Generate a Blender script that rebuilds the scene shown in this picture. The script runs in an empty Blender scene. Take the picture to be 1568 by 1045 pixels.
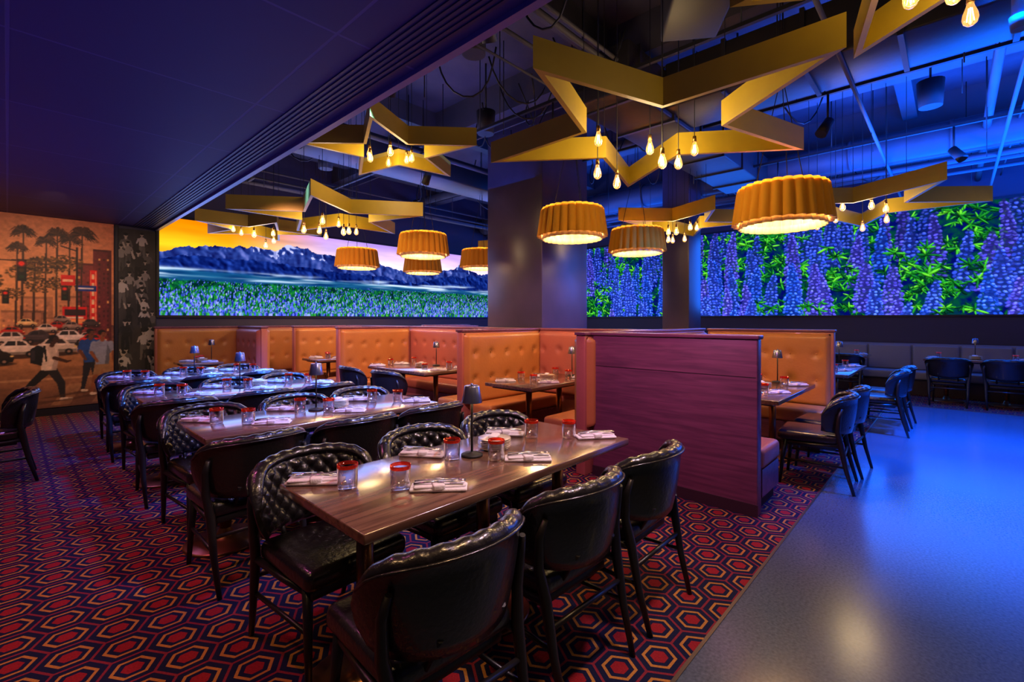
import bpy, bmesh, math, random
import numpy as np
from mathutils import Vector, Matrix
random.seed(4); rng=np.random.default_rng(7)
S=bpy.context.scene
try:
    S.view_settings.view_transform='Standard'
except Exception: pass
C=S.collection
# ---------------------------------------------------------------- materials
def newmat(name):
    m=bpy.data.materials.new(name); m.use_nodes=True
    return m,m.node_tree.nodes,m.node_tree.links
def pmat(name,col,rough=.5,metal=0,bump=None,var=None,emit=None,es=0,coat=0,spec=.5):
    m,N,L=newmat(name); b=N['Principled BSDF']
    b.inputs['Base Color'].default_value=(*col,1); b.inputs['Roughness'].default_value=rough
    b.inputs['Metallic'].default_value=metal; b.inputs['Specular IOR Level'].default_value=spec
    b.inputs['Coat Weight'].default_value=coat
    if emit: b.inputs['Emission Color'].default_value=(*emit,1); b.inputs['Emission Strength'].default_value=es
    tc=N.new('ShaderNodeTexCoord')
    if var:
        sc,amt,col2=var
        n=N.new('ShaderNodeTexNoise'); n.inputs['Scale'].default_value=sc; n.inputs['Detail'].default_value=5
        L.new(tc.outputs['Object'],n.inputs['Vector'])
        r=N.new('ShaderNodeValToRGB'); r.color_ramp.elements[0].position=.5-amt; r.color_ramp.elements[1].position=.5+amt
        r.color_ramp.elements[0].color=(*col,1); r.color_ramp.elements[1].color=(*col2,1)
        L.new(n.outputs['Fac'],r.inputs['Fac']); L.new(r.outputs['Color'],b.inputs['Base Color'])
    if bump:
        sc,st=bump
        n=N.new('ShaderNodeTexNoise'); n.inputs['Scale'].default_value=sc; n.inputs['Detail'].default_value=4
        L.new(tc.outputs['Object'],n.inputs['Vector'])
        bp=N.new('ShaderNodeBump'); bp.inputs['Strength'].default_value=st; bp.inputs['Distance'].default_value=.01
        L.new(n.outputs['Fac'],bp.inputs['Height']); L.new(bp.outputs['Normal'],b.inputs['Normal'])
    return m
def woodmat(name,c1,c2,axis,rough=.3,coat=.3):
    m,N,L=newmat(name); b=N['Principled BSDF']
    tc=N.new('ShaderNodeTexCoord'); mp=N.new('ShaderNodeMapping')
    sc=[22,22,22]; sc[axis]=1.6; mp.inputs['Scale'].default_value=sc
    L.new(tc.outputs['Object'],mp.inputs['Vector'])
    n=N.new('ShaderNodeTexNoise'); n.inputs['Scale'].default_value=1.5; n.inputs['Detail'].default_value=8; n.inputs['Distortion'].default_value=.6
    L.new(mp.outputs['Vector'],n.inputs['Vector'])
    r=N.new('ShaderNodeValToRGB'); r.color_ramp.elements[0].position=.35; r.color_ramp.elements[1].position=.68
    r.color_ramp.elements[0].color=(*c1,1); r.color_ramp.elements[1].color=(*c2,1)
    L.new(n.outputs['Fac'],r.inputs['Fac']); L.new(r.outputs['Color'],b.inputs['Base Color'])
    b.inputs['Roughness'].default_value=rough; b.inputs['Coat Weight'].default_value=coat; b.inputs['Coat Roughness'].default_value=.15
    bp=N.new('ShaderNodeBump'); bp.inputs['Strength'].default_value=.15; bp.inputs['Distance'].default_value=.003
    L.new(n.outputs['Fac'],bp.inputs['Height']); L.new(bp.outputs['Normal'],b.inputs['Normal'])
    return m
def emat(name,col,st):
    m,N,L=newmat(name); N.remove(N['Principled BSDF']); e=N.new('ShaderNodeEmission')
    e.inputs['Color'].default_value=(*col,1); e.inputs['Strength'].default_value=st
    L.new(e.outputs[0],N['Material Output'].inputs[0]); return m
def attrmat(name,strength,emissive=True):
    m,N,L=newmat(name); a=N.new('ShaderNodeAttribute'); a.attribute_name='Col'
    if emissive:
        N.remove(N['Principled BSDF']); e=N.new('ShaderNodeEmission'); e.inputs['Strength'].default_value=strength
        L.new(a.outputs['Color'],e.inputs['Color']); L.new(e.outputs[0],N['Material Output'].inputs[0])
        try: m.cycles.emission_sampling='NONE'
        except Exception: pass
    else:
        b=N['Principled BSDF']; b.inputs['Roughness'].default_value=.6
        L.new(a.outputs['Color'],b.inputs['Base Color'])
    return m

M={}
M['leather']=pmat('black_leather',(.011,.010,.011),.28,bump=(60,.25),coat=.35)
M['blackwood']=pmat('black_wood',(.010,.009,.010),.36,bump=(40,.1))
M['table']=woodmat('dark_walnut',(.088,.044,.030),(.22,.115,.076),0,.24,1.0)
M['bronze']=pmat('bronze_metal',(.30,.14,.06),.30,.9)
M['panelwood']=woodmat('mahogany_panel',(.13,.040,.080),(.23,.070,.130),1,.42,.25)
M['orange']=pmat('tan_orange_leather',(.44,.165,.050),.40,bump=(45,.2),var=(4,.3,(.52,.21,.068)),coat=.1)
M['rose']=pmat('rose_lit_leather',(.42,.125,.10),.42,bump=(45,.2),coat=.1)  # booth leather with the pink of purple light put into its colour
M['greyleather']=pmat('grey_leather',(.24,.24,.28),.5,bump=(40,.2))
M['kick']=pmat('dark_plinth',(.03,.012,.02),.5)
M['gold']=pmat('star_gold_paint',(.58,.43,.036),.40,bump=(25,.08),var=(6,.3,(.50,.36,.028)))
M['cord']=pmat('black_cord',(.006,.006,.008),.6)
M['socket']=pmat('brass_socket',(.35,.2,.06),.35,.9)
M['filament']=emat('bulb_filament',(1,.60,.20),40)
M['steel']=pmat('steel',(.55,.55,.6),.25,1)
M['shade']=pmat('lamp_satin_chrome',(.34,.36,.48),.26,.9)
M['lampglow']=emat('lamp_under_glow',(1,.6,.25),4)
M['plate']=pmat('cream_porcelain',(.78,.68,.54),.2,coat=.3)
M['napkin']=pmat('white_linen',(.80,.76,.84),.8,bump=(120,.3))
M['duct']=pmat('duct_dark_metal',(.030,.028,.036),.45,.3,bump=(8,.2))
M['beam']=pmat('beam_paint',(.045,.043,.060),.6,var=(2,.3,(.075,.072,.10)))
M['black']=pmat('matte_black',(.008,.008,.012),.6)
M['bezel']=pmat('screen_bezel',(.01,.01,.02),.4)
M['wall']=pmat('wall_paint_navy',(.040,.037,.075),.55,var=(1.5,.3,(.05,.043,.09)))
M['column']=pmat('column_plaster',(.048,.037,.072),.30,bump=(3,.15),var=(2.2,.25,(.075,.056,.11)))
M['base']=pmat('baseboard_black',(.012,.010,.016),.4)
M['slot']=pmat('slot_diffuser_metal',(.030,.026,.07),.45,.3)
M['edge']=pmat('soffit_edge_metal',(.16,.16,.30),.35,.4)
M['trimmetal']=pmat('floor_trim_metal',(.14,.11,.09),.4,.8)
def thin(name,col,fac,emit=None,es=0,gl=(1,1,1)):
    m,N,L=newmat(name); N.remove(N['Principled BSDF'])
    t=N.new('ShaderNodeBsdfTransparent'); t.inputs['Color'].default_value=(*col,1)
    g=N.new('ShaderNodeBsdfGlossy'); g.inputs['Roughness'].default_value=.05; g.inputs['Color'].default_value=(*gl,1)
    lw=N.new('ShaderNodeLayerWeight'); lw.inputs['Blend'].default_value=fac
    mx=N.new('ShaderNodeMixShader'); L.new(lw.outputs['Facing'],mx.inputs[0]); L.new(t.outputs[0],mx.inputs[1]); L.new(g.outputs[0],mx.inputs[2])
    out=mx.outputs[0]
    if emit:
        e=N.new('ShaderNodeEmission'); e.inputs['Color'].default_value=(*emit,1); e.inputs['Strength'].default_value=es
        ad=N.new('ShaderNodeAddShader'); L.new(out,ad.inputs[0]); L.new(e.outputs[0],ad.inputs[1]); out=ad.outputs[0]
    L.new(out,N['Material Output'].inputs[0]); return m
M['bulb']=thin('amber_bulb_glass',(1,.85,.6),.25,(1,.50,.12),.55)
M['glass']=thin('tumbler_glass',(.90,.90,.95),.45)
M['redglass']=thin('red_rim_glass',(.95,.20,.13),.25,(.8,.05,.02),.06,(1,.4,.3))
def pend():
    m,N,L=newmat('orange_fluted_felt'); N.remove(N['Principled BSDF'])
    d=N.new('ShaderNodeBsdfDiffuse'); d.inputs['Color'].default_value=(.86,.43,.045,1)
    t=N.new('ShaderNodeBsdfTranslucent'); t.inputs['Color'].default_value=(.92,.48,.06,1)
    mx=N.new('ShaderNodeMixShader'); mx.inputs[0].default_value=.26
    L.new(d.outputs[0],mx.inputs[1]); L.new(t.outputs[0],mx.inputs[2]); L.new(mx.outputs[0],N['Material Output'].inputs[0]); return m
M['felt']=pend()
M['diffuser']=pmat('pendant_inner_felt',(.85,.62,.32),.8)

class NX:
    def __init__(s,m): s.N=m.node_tree.nodes; s.L=m.node_tree.links
    def m(s,op,a,b=None,c=None):
        n=s.N.new('ShaderNodeMath'); n.operation=op
        for i,v in enumerate((a,b,c)):
            if v is None: continue
            if isinstance(v,(int,float)): n.inputs[i].default_value=v
            else: s.L.new(v,n.inputs[i])
        return n.outputs[0]
def carpetmat():
    m,N,L=newmat('hexagon_carpet'); b=N['Principled BSDF']; x=NX(m); q=x.m
    tc=N.new('ShaderNodeTexCoord'); sp=N.new('ShaderNodeSeparateXYZ'); L.new(tc.outputs['Object'],sp.inputs[0])
    X=q('ADD',q('DIVIDE',sp.outputs[1],.185),200.0); Y=q('ADD',q('DIVIDE',sp.outputs[0],.20),200.0)
    r3=math.sqrt(3)
    ax=q('SUBTRACT',q('FLOORED_MODULO',X,1.0),.5); ay=q('SUBTRACT',q('FLOORED_MODULO',Y,r3),r3/2)
    bx=q('SUBTRACT',q('FLOORED_MODULO',q('SUBTRACT',X,.5),1.0),.5); by=q('SUBTRACT',q('FLOORED_MODULO',q('SUBTRACT',Y,r3/2),r3),r3/2)
    def hd(gx,gy):
        gx=q('ABSOLUTE',gx); gy=q('ABSOLUTE',gy)
        return q('MAXIMUM',gx,q('ADD',q('MULTIPLY',gx,.5),q('MULTIPLY',gy,r3/2)))
    h=q('MINIMUM',hd(ax,ay),hd(bx,by))
    r=N.new('ShaderNodeValToRGB'); cr=r.color_ramp; cr.interpolation='CONSTANT'
    red=(.33,.016,.026,1); nav=(.010,.012,.052,1); gold=(.54,.23,.05,1); dr=(.26,.025,.045,1)
    cr.elements[0].position=0; cr.elements[0].color=red
    cr.elements[1].position=.35; cr.elements[1].color=nav
    for p,c in ((.55,gold),(.68,nav),(.94,dr)):
        e=cr.elements.new(p); e.color=c
    L.new(q('MULTIPLY',h,2.0),r.inputs['Fac'])
    n=N.new('ShaderNodeTexNoise'); n.inputs['Scale'].default_value=140; L.new(tc.outputs['Object'],n.inputs['Vector'])
    mx=N.new('ShaderNodeMixRGB'); mx.blend_type='MULTIPLY'; mx.inputs[0].default_value=.6
    L.new(r.outputs['Color'],mx.inputs[1]); L.new(n.outputs['Fac'],mx.inputs[2])
    L.new(mx.outputs[0],b.inputs['Base Color']); b.inputs['Roughness'].default_value=.9; b.inputs['Specular IOR Level'].default_value=.12
    bp=N.new('ShaderNodeBump'); bp.inputs['Strength'].default_value=.4; bp.inputs['Distance'].default_value=.004
    L.new(n.outputs['Fac'],bp.inputs['Height']); L.new(bp.outputs['Normal'],b.inputs['Normal']); return m
M['carpet']=carpetmat()
def concmat():
    m,N,L=newmat('polished_concrete'); b=N['Principled BSDF']
    tc=N.new('ShaderNodeTexCoord')
    n=N.new('ShaderNodeTexNoise'); n.inputs['Scale'].default_value=70; n.inputs['Detail'].default_value=6; L.new(tc.outputs['Object'],n.inputs['Vector'])
    n2=N.new('ShaderNodeTexNoise'); n2.inputs['Scale'].default_value=1.1; n2.inputs['Detail'].default_value=4; L.new(tc.outputs['Object'],n2.inputs['Vector'])
    r=N.new('ShaderNodeValToRGB'); r.color_ramp.elements[0].position=.30; r.color_ramp.elements[1].position=.75
    r.color_ramp.elements[0].color=(.045,.066,.095,1); r.color_ramp.elements[1].color=(.095,.130,.18,1)  # grey concrete; some of the blue lighting is mixed into its colour
    L.new(n.outputs['Fac'],r.inputs['Fac']); L.new(r.outputs['Color'],b.inputs['Base Color'])
    r2=N.new('ShaderNodeMapRange'); r2.inputs[3].default_value=.14; r2.inputs[4].default_value=.28
    b.inputs['Specular IOR Level'].default_value=.6
    L.new(n2.outputs['Fac'],r2.inputs[0]); L.new(r2.outputs[0],b.inputs['Roughness']); return m
M['concrete']=concmat()
def soffitmat():
    m,N,L=newmat('soffit_panels'); b=N['Principled BSDF']
    tc=N.new('ShaderNodeTexCoord'); mp=N.new('ShaderNodeMapping'); L.new(tc.outputs['Object'],mp.inputs[0])
    br=N.new('ShaderNodeTexBrick'); br.offset=0; br.inputs['Scale'].default_value=1; br.inputs['Brick Width'].default_value=1.22; br.inputs['Row Height'].default_value=1.22
    br.inputs['Mortar Size'].default_value=.009; br.inputs['Color1'].default_value=(.026,.020,.088,1); br.inputs['Color2'].default_value=(.032,.023,.10,1); br.inputs['Mortar'].default_value=(.07,.06,.18,1)
    L.new(mp.outputs[0],br.inputs['Vector']); L.new(br.outputs['Color'],b.inputs['Base Color']); b.inputs['Roughness'].default_value=.6
    bp=N.new('ShaderNodeBump'); bp.invert=True; bp.inputs['Distance'].default_value=.01; L.new(br.outputs['Fac'],bp.inputs['Height']); L.new(bp.outputs['Normal'],b.inputs['Normal'])
    return m
M['soffit']=soffitmat()
M['hiceil']=pmat('high_ceiling_paint',(.03,.028,.05),.7,bump=(3,.6),var=(1.6,.25,(.075,.07,.11)))

# ---------------------------------------------------------------- mesh builder
class MB:
    def __init__(s): s.v=[];s.f=[];s.m=[];s.s=[];s.mats=[]
    def mi(s,k):
        if k not in s.mats: s.mats.append(k)
        return s.mats.index(k)
    def add(s,vs,fs,k,smooth=False):
        o=len(s.v); s.v+= [tuple(v) for v in vs]; i=s.mi(k)
        for f in fs: s.f.append([a+o for a in f]); s.m.append(i); s.s.append(smooth)
    def box(s,lo,hi,k):
        x0,y0,z0=lo;x1,y1,z1=hi
        s.add([(x0,y0,z0),(x1,y0,z0),(x1,y1,z0),(x0,y1,z0),(x0,y0,z1),(x1,y0,z1),(x1,y1,z1),(x0,y1,z1)],
              [(0,3,2,1),(4,5,6,7),(0,1,5,4),(1,2,6,5),(2,3,7,6),(3,0,4,7)],k)
    def rbox(s,lo,hi,k,bev=.01,seg=3,mat=None):
        bm=bmesh.new(); bmesh.ops.create_cube(bm,size=1)
        c=[(a+b)/2 for a,b in zip(lo,hi)]; d=[b-a for a,b in zip(lo,hi)]
        for v in bm.verts: v.co=Vector((v.co.x*d[0]+c[0],v.co.y*d[1]+c[1],v.co.z*d[2]+c[2]))
        bmesh.ops.bevel(bm,geom=bm.edges[:],offset=min(bev,min(d)*.49),segments=seg,profile=.5,affect='EDGES')
        if mat: bmesh.ops.transform(bm,matrix=mat,verts=bm.verts[:])
        bm.verts.index_update()
        s.add([v.co[:] for v in bm.verts],[[v.index for v in f.verts] for f in bm.faces],k,True); bm.free()
    def tube(s,pts,rad,k,n=10,caps=True):
        pts=[Vector(p) for p in pts]; 
        if not isinstance(rad,(list,tuple)): rad=[rad]*len(pts)
        vs=[];fs=[]
        for i,p in enumerate(pts):
            d=(pts[min(i+1,len(pts)-1)]-pts[max(i-1,0)]).normalized()
            up=Vector((0,0,1)) if abs(d.z)<.9 else Vector((1,0,0))
            a=d.cross(up).normalized(); b=d.cross(a).normalized()
            for j in range(n):
                t=2*math.pi*j/n; vs.append(p+a*rad[i]*math.cos(t)+b*rad[i]*math.sin(t))
        for i in range(len(pts)-1):
            for j in range(n):
                fs.append((i*n+j,i*n+(j+1)%n,(i+1)*n+(j+1)%n,(i+1)*n+j))
        s.add(vs,fs,k,True)
        if caps:
            o=len(s.v)-len(vs)
            s.f.append([o+j for j in range(n)]);s.m.append(s.mi(k));s.s.append(False)
            s.f.append([o+(len(pts)-1)*n+j for j in range(n)][::-1]);s.m.append(s.mi(k));s.s.append(False)
    def lathe(s,prof,c,k,n=24,fn=None):
        vs=[];fs=[]
        for i,(r,z) in enumerate(prof):
            for j in range(n):
                t=2*math.pi*j/n; rr=r*(fn(t,z) if fn else 1)
                vs.append((c[0]+rr*math.cos(t),c[1]+rr*math.sin(t),c[2]+z))
        for i in range(len(prof)-1):
            for j in range(n): fs.append((i*n+j,i*n+(j+1)%n,(i+1)*n+(j+1)%n,(i+1)*n+j))
        s.add(vs,fs,k,True)
    def mesh(s,name):
        me=bpy.data.meshes.new(name); me.from_pydata(s.v,[],s.f)
        for k in s.mats: me.materials.append(M[k])
        me.polygons.foreach_set('material_index',s.m); me.polygons.foreach_set('use_smooth',s.s); me.update(); 
        bm=bmesh.new(); bm.from_mesh(me); bmesh.ops.recalc_face_normals(bm,faces=bm.faces[:]); bm.to_mesh(me); bm.free()
        return me
    def obj(s,name,loc=(0,0,0),rz=0,parent=None):
        return place(s.mesh(name),name,loc,rz,parent)
def place(me,name,loc=(0,0,0),rz=0,parent=None):
    o=bpy.data.objects.new(name,me); o.location=loc; o.rotation_euler=(0,0,rz); C.objects.link(o)
    if parent: o.parent=parent
    return o

# ---------------------------------------------------------------- room shell
X0,X1,Y0,Y1,ZC=-3.,12.5,-4.,10.,4.9
SX=1.75; SZ=3.0; CY=.82; CX=10.4
b=MB(); b.box((X0,CY,-.1),(X1,Y1,0),'carpet'); b.box((CX,Y0,-.1),(X1,CY,0),'carpet'); b.obj('floor_carpet')
b=MB(); b.box((X0,Y0,-.1),(CX,CY,0),'concrete'); b.obj('floor')
b=MB(); b.box((X0,CY-.008,0),(CX,CY+.008,.004),'trimmetal'); b.box((CX-.008,Y0,0),(CX+.008,CY,.004),'trimmetal'); b.obj('trim_1')
b=MB(); b.box((X0-.1,Y1,0),(X1+.1,Y1+.1,ZC),'wall'); b.obj('wall_back')
b=MB(); b.box((X1,Y0,0),(X1+.1,Y1,ZC),'wall'); b.obj('wall_right')
b=MB(); b.box((X0-.1,Y0,0),(X0,Y1,ZC),'wall'); b.obj('wall_left')
b=MB(); b.box((X0-.1,Y0-.1,0),(X1+.1,Y0,ZC),'wall'); b.obj('wall_front')
b=MB(); b.box((X0,Y1-.02,0),(X1,Y1,.11),'base'); b.obj('baseboard_back')
b=MB(); b.box((X1-.02,Y0,0),(X1,Y1,.11),'base'); b.obj('baseboard_right')
b=MB(); b.box((X0,Y0,ZC),(X1,Y1,ZC+.1),'hiceil'); b.obj('ceiling')
b=MB(); b.box((X0,Y0,SZ),(SX,Y1,SZ+.08),'soffit'); b.box((SX-.06,Y0,SZ+.08),(SX,Y1,ZC),'wall'); b.obj('ceiling_soffit')
b=MB()
for i in range(7): b.box((1.42+i*.036,Y0,SZ-.008),(1.42+i*.036+.018,Y1-.03,SZ+.002),'slot')
b.box((SX-.03,Y0,SZ-.03),(SX+.02,Y1-.03,SZ+.04),'edge'); b.obj('trim_2')
b=MB(); b.rbox((5.30,4.36,0),(6.45,5.5,ZC),'column',.012,2); b.obj('column')
b=MB(); b.rbox((8.3,3.45,0),(8.85,3.95,ZC),'column',.012,2); b.obj('column')

# ---------------------------------------------------------------- painted panels
def vn(H,W,ch,cw):
    gh,gw=int(H/ch)+3,int(W/cw)+3; g=rng.random((gh,gw))
    y=np.arange(H)/ch; x=np.arange(W)/cw; yi=y.astype(int); xi=x.astype(int); fy=(y-yi); fx=(x-xi)
    fy=fy*fy*(3-2*fy); fx=fx*fx*(3-2*fx)
    a=g[yi][:,xi];b_=g[yi][:,xi+1];c=g[yi+1][:,xi];d=g[yi+1][:,xi+1]
    return (a*(1-fx)+b_*fx)*(1-fy)[:,None]+(c*(1-fx)+d*fx)*fy[:,None]
def fbm(H,W,c,asp=1,o=4):
    r=np.zeros((H,W));t=0
    for i in range(o):
        k=.5**i; r+=vn(H,W,max(1.01,c*k),max(1.01,c*asp*k))*k; t+=k
    return r/t
class Img:   # row 0 = bottom
    def __init__(s,w,h,px): s.w,s.h,s.px=w,h,px; s.W=int(w/px)+1; s.H=int(h/px)+1; s.a=np.zeros((s.H,s.W,3)); s.yy,s.xx=np.mgrid[0:s.H,0:s.W]*px
    def win(s,x0,x1,y0,y1):
        i0=max(0,int(x0/s.px)-1);i1=min(s.W,int(x1/s.px)+2);j0=max(0,int(y0/s.px)-1);j1=min(s.H,int(y1/s.px)+2)
        return i0,i1,j0,j1
    def ell(s,cx,cy,rx,ry,c,al=1,rot=0):
        R=max(rx,ry); i0,i1,j0,j1=s.win(cx-R,cx+R,cy-R,cy+R)
        if i1<=i0 or j1<=j0: return
        x=s.xx[j0:j1,i0:i1]-cx;y=s.yy[j0:j1,i0:i1]-cy
        if rot: x,y=x*math.cos(rot)+y*math.sin(rot),-x*math.sin(rot)+y*math.cos(rot)
        k=np.clip((1.15-np.sqrt((x/rx)**2+(y/ry)**2))/.3,0,1)[...,None]*al
        s.a[j0:j1,i0:i1]=s.a[j0:j1,i0:i1]*(1-k)+np.array(c)*k
    def poly(s,pts,c,al=1):
        xs=[p[0] for p in pts];ys=[p[1] for p in pts]; i0,i1,j0,j1=s.win(min(xs),max(xs),min(ys),max(ys))
        if i1<=i0 or j1<=j0: return
        x=s.xx[j0:j1,i0:i1];y=s.yy[j0:j1,i0:i1]; ins=np.zeros(x.shape,bool);n=len(pts)
        for i in range(n):
            xa,ya=pts[i];xb,yb=pts[(i+1)%n]
            if ya==yb: continue
            ins^=((ya>y)!=(yb>y))&(x<(xb-xa)*(y-ya)/(yb-ya)+xa)
        k=ins[...,None]*al
        s.a[j0:j1,i0:i1]=s.a[j0:j1,i0:i1]*(1-k)+np.array(c)*k
    def line(s,p,q,w0,w1,c,al=1):
        d=np.array(q)-np.array(p);L=np.hypot(*d)+1e-9;n=np.array([-d[1],d[0]])/L
        s.poly([tuple(np.array(p)+n*w0),tuple(np.array(q)+n*w1),tuple(np.array(q)-n*w1),tuple(np.array(p)-n*w0)],c,al)
        s.ell(p[0],p[1],w0,w0,c,al); s.ell(q[0],q[1],w1,w1,c,al)
    def rect(s,x0,y0,x1,y1,c,al=1): s.poly([(x0,y0),(x1,y0),(x1,y1),(x0,y1)],c,al)
def panel(name,img,org,u,mat):
    H,W=img.H,img.W
    org=np.array(org);u=np.array(u)
    co=org+img.xx[...,None]*u+img.yy[...,None]*np.array([0,0,1.])
    me=bpy.data.meshes.new(name); me.vertices.add(H*W); me.vertices.foreach_set('co',co.reshape(-1))
    idx=np.arange(H*W).reshape(H,W); q=np.stack([idx[:-1,:-1],idx[:-1,1:],idx[1:,1:],idx[1:,:-1]],-1).reshape(-1)
    n=(H-1)*(W-1); me.loops.add(n*4); me.loops.foreach_set('vertex_index',q.astype(np.int32)); me.polygons.add(n)
    me.polygons.foreach_set('loop_start',np.arange(n,dtype=np.int32)*4); me.update(calc_edges=True)
    at=me.color_attributes.new('Col','FLOAT_COLOR','POINT')
    col=np.ones((H*W,4),np.float32); col[:,:3]=np.clip(img.a,0,1).reshape(-1,3)**2.2
    at.data.foreach_set('color',col.reshape(-1)); me.materials.append(mat)
    return place(me,name)
def lerp(a,b,t): return np.array(a)*(1-t[...,None])+np.array(b)*t[...,None]
def smooth(a,n):
    for _ in range(n): a=(a+np.roll(a,1,0)+np.roll(a,-1,0)+np.roll(a,1,1)+np.roll(a,-1,1))/5
    return a

# --- landscape screen on back wall
XA,XB=1.78,12.4; ZA,ZB=1.53,3.24
im=Img(XB-XA,ZB-ZA,.0105); H,W=im.H,im.W
u=im.xx/im.w; v=im.yy/im.h
tt=np.clip((u-.10)/.18,0,1)
top=lerp((1.0,.46,.01),(.74,.58,.98),tt); bot=lerp((1.0,.76,.14),(1.0,.88,.98),tt)
vv=np.clip((v-.72)/.28,0,1); sky=top*vv[...,None]+bot*(1-vv)[...,None]
cl=fbm(H,W,12,8)[...,None]; sky=sky*(.82+.32*cl); im.a[:]=sky
xs=im.xx[0]; un=xs/im.w
def rn(cell,a):
    n=sum(w*np.abs(vn(1,W,1.01,cell/k)[0]-.5)*2 for k,w in ((1,.5),(2.3,.27),(5,.15),(11,.08)))
    return a*(.45-n)
def mount(rr,cdark,cmid,clight,snowfac=0,c=26):
    r=rr[None,:]; k=(v<r); d=(r-v)
    n1=1-np.abs(fbm(H,W,c,1.1,3)*2-1); n1=smooth(n1,2)
    gr=np.gradient(n1,axis=1)+.5*np.gradient(n1,axis=0); gr/=gr.std()
    sh=np.clip(.47+.18*gr+.40*(fbm(H,W,5,1.6,3)-.5)+.28*(vn(H,W,40,60)-.5),0,1)
    col=np.where((sh<.5)[...,None],lerp(cdark,cmid,np.clip(sh*2,0,1)),lerp(cmid,clight,np.clip(sh*2-1,0,1)))
    f=np.clip(d/.30,0,1)[...,None]; col=col*(1-.35*f)+np.array(cmid)*.35*f
    if snowfac:
        sn=np.clip((sh-.50)*8,0,1)*(d<.03+.08*sh)*np.clip((r-snowfac)/.03,0,1)*(u>.14)
        col=col*(1-.85*sn[...,None])+np.array((.80,.80,.98))*.85*sn[...,None]
    im.a=np.where(k[...,None],col,im.a)
rA=np.interp(un,[0,.03,.06,.10,.15,.18,.20,.25,.29,.34,.40,.46,.52,.60,.64,.68,.75,.85,1],[.66,.67,.72,.75,.79,.76,.85,.80,.78,.72,.69,.66,.65,.70,.84,.74,.70,.66,.62])+rn(60,.13)
mount(rA,(.06,.08,.30),(.16,.24,.54),(.42,.46,.78),.74)
rB=np.interp(un,[0,.05,.12,.2,.28,.4,.5,.56,.62,.7,.8,1],[.58,.62,.63,.60,.56,.54,.51,.58,.64,.68,.60,.54])+rn(50,.08)
mount(rB,(.02,.05,.24),(.07,.14,.42),(.16,.28,.66),0,20)
low=np.interp(un,[0,.3,.6,1],[.50,.47,.45,.43]); k=np.clip((low[None,:]-v)/.04,0,1)[...,None]
im.a=im.a*(1-k)+lerp((.04,.16,.36),(.14,.44,.60),fbm(H,W,4,14))*k
for (vc,w_,am,th) in ((.475,.022,.9,.46),(.435,.018,1.0,.38),(.40,.014,.8,.46)):
    cen=vc+.02*(vn(1,W,1.01,120)[0]-.5)
    mist=np.exp(-((v-cen[None,:])/w_)**2)*np.clip((fbm(H,W,9,9,3)-th)*5,0,1)*am
    im.a=im.a*(1-mist[...,None])+np.array((.84,.92,1.0))*mist[...,None]
k=np.clip((.375-v+.03*(vn(H,W,50,30)-.5))/.02,0,1)[...,None]
gr=fbm(H,W,6,1.2,3); im.a=im.a*(1-k)+lerp((.02,.16,.16),(.10,.52,.22),np.clip(gr*2-.6,0,1))*k
pts=sorted([(random.random()**1.4*.375,random.random()*im.w) for _ in range(10000)],reverse=True)
for (yv,x) in pts:
    sc=.28+1.15*(1-yv/.38)
    c=random.choice([(.38,.44,1.0),(.26,.32,.92),(.60,.66,1.0),(.42,.46,1.0),(.12,.16,.62),(.14,.56,.22),(.05,.36,.16),(.28,.70,.22),(.03,.16,.24),(.12,.46,.16)])
    im.ell(x,yv*im.h,.013*sc,.036*sc,c,.9)
left=panel('video_wall_landscape',im,(XA,Y1-.05,ZA),(1,0,0),attrmat('screen_landscape',1.32))
b=MB(); b.box((XA-.04,Y1-.045,ZA-.04),(XB+.04,Y1,ZB+.04),'bezel'); b.obj('bezel',parent=left)

# --- lupine screen on right wall
YA,YB=-3.9,9.9; ZA2,ZB2=1.55,3.68
im=Img(YB-YA,ZB2-ZA2,.0105); H,W=im.H,im.W
g=fbm(H,W,46,1.1,4); g2=fbm(H,W,9,1,3); im.a[:]=lerp((.02,.06,.34),(.03,.26,.20),np.clip(g2*2.4-.8,0,1))
greens=[(.07,.38,.14),(.15,.55,.15),(.04,.26,.14),(.34,.74,.18),(.02,.18,.14),(.10,.46,.14),(.22,.64,.16)]
def leaves(x,y,s):
    a0=random.uniform(0,6.28)
    for i in range(random.randint(5,8)):
        a=a0+i*.75+random.uniform(-.3,.3); l=s*random.uniform(.6,1.25); c=np.array(random.choice(greens))
        dx,dy=math.cos(a),math.sin(a)*.75; ro=math.atan2(dy,dx); w=s*random.uniform(.06,.12)
        im.ell(x+dx*l*.5+.006,y+dy*l*.5-.012,l*.5,w*1.2,c*.35,.7,ro)
        im.ell(x+dx*l*.5,y+dy*l*.5,l*.5,w,c,.95,ro); im.ell(x+dx*l*.62,y+dy*l*.62+w*.3,l*.32,w*.35,np.clip(c*1.25+.04,0,1),.8,ro)
def gat(x,y): return g[int(np.clip(y/im.px,0,H-1)),int(np.clip(x/im.px,0,W-1))]
for i in range(600):
    x=random.random()*im.w;y=random.random()*im.h; leaves(x,y,random.uniform(.10,.20))
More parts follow.
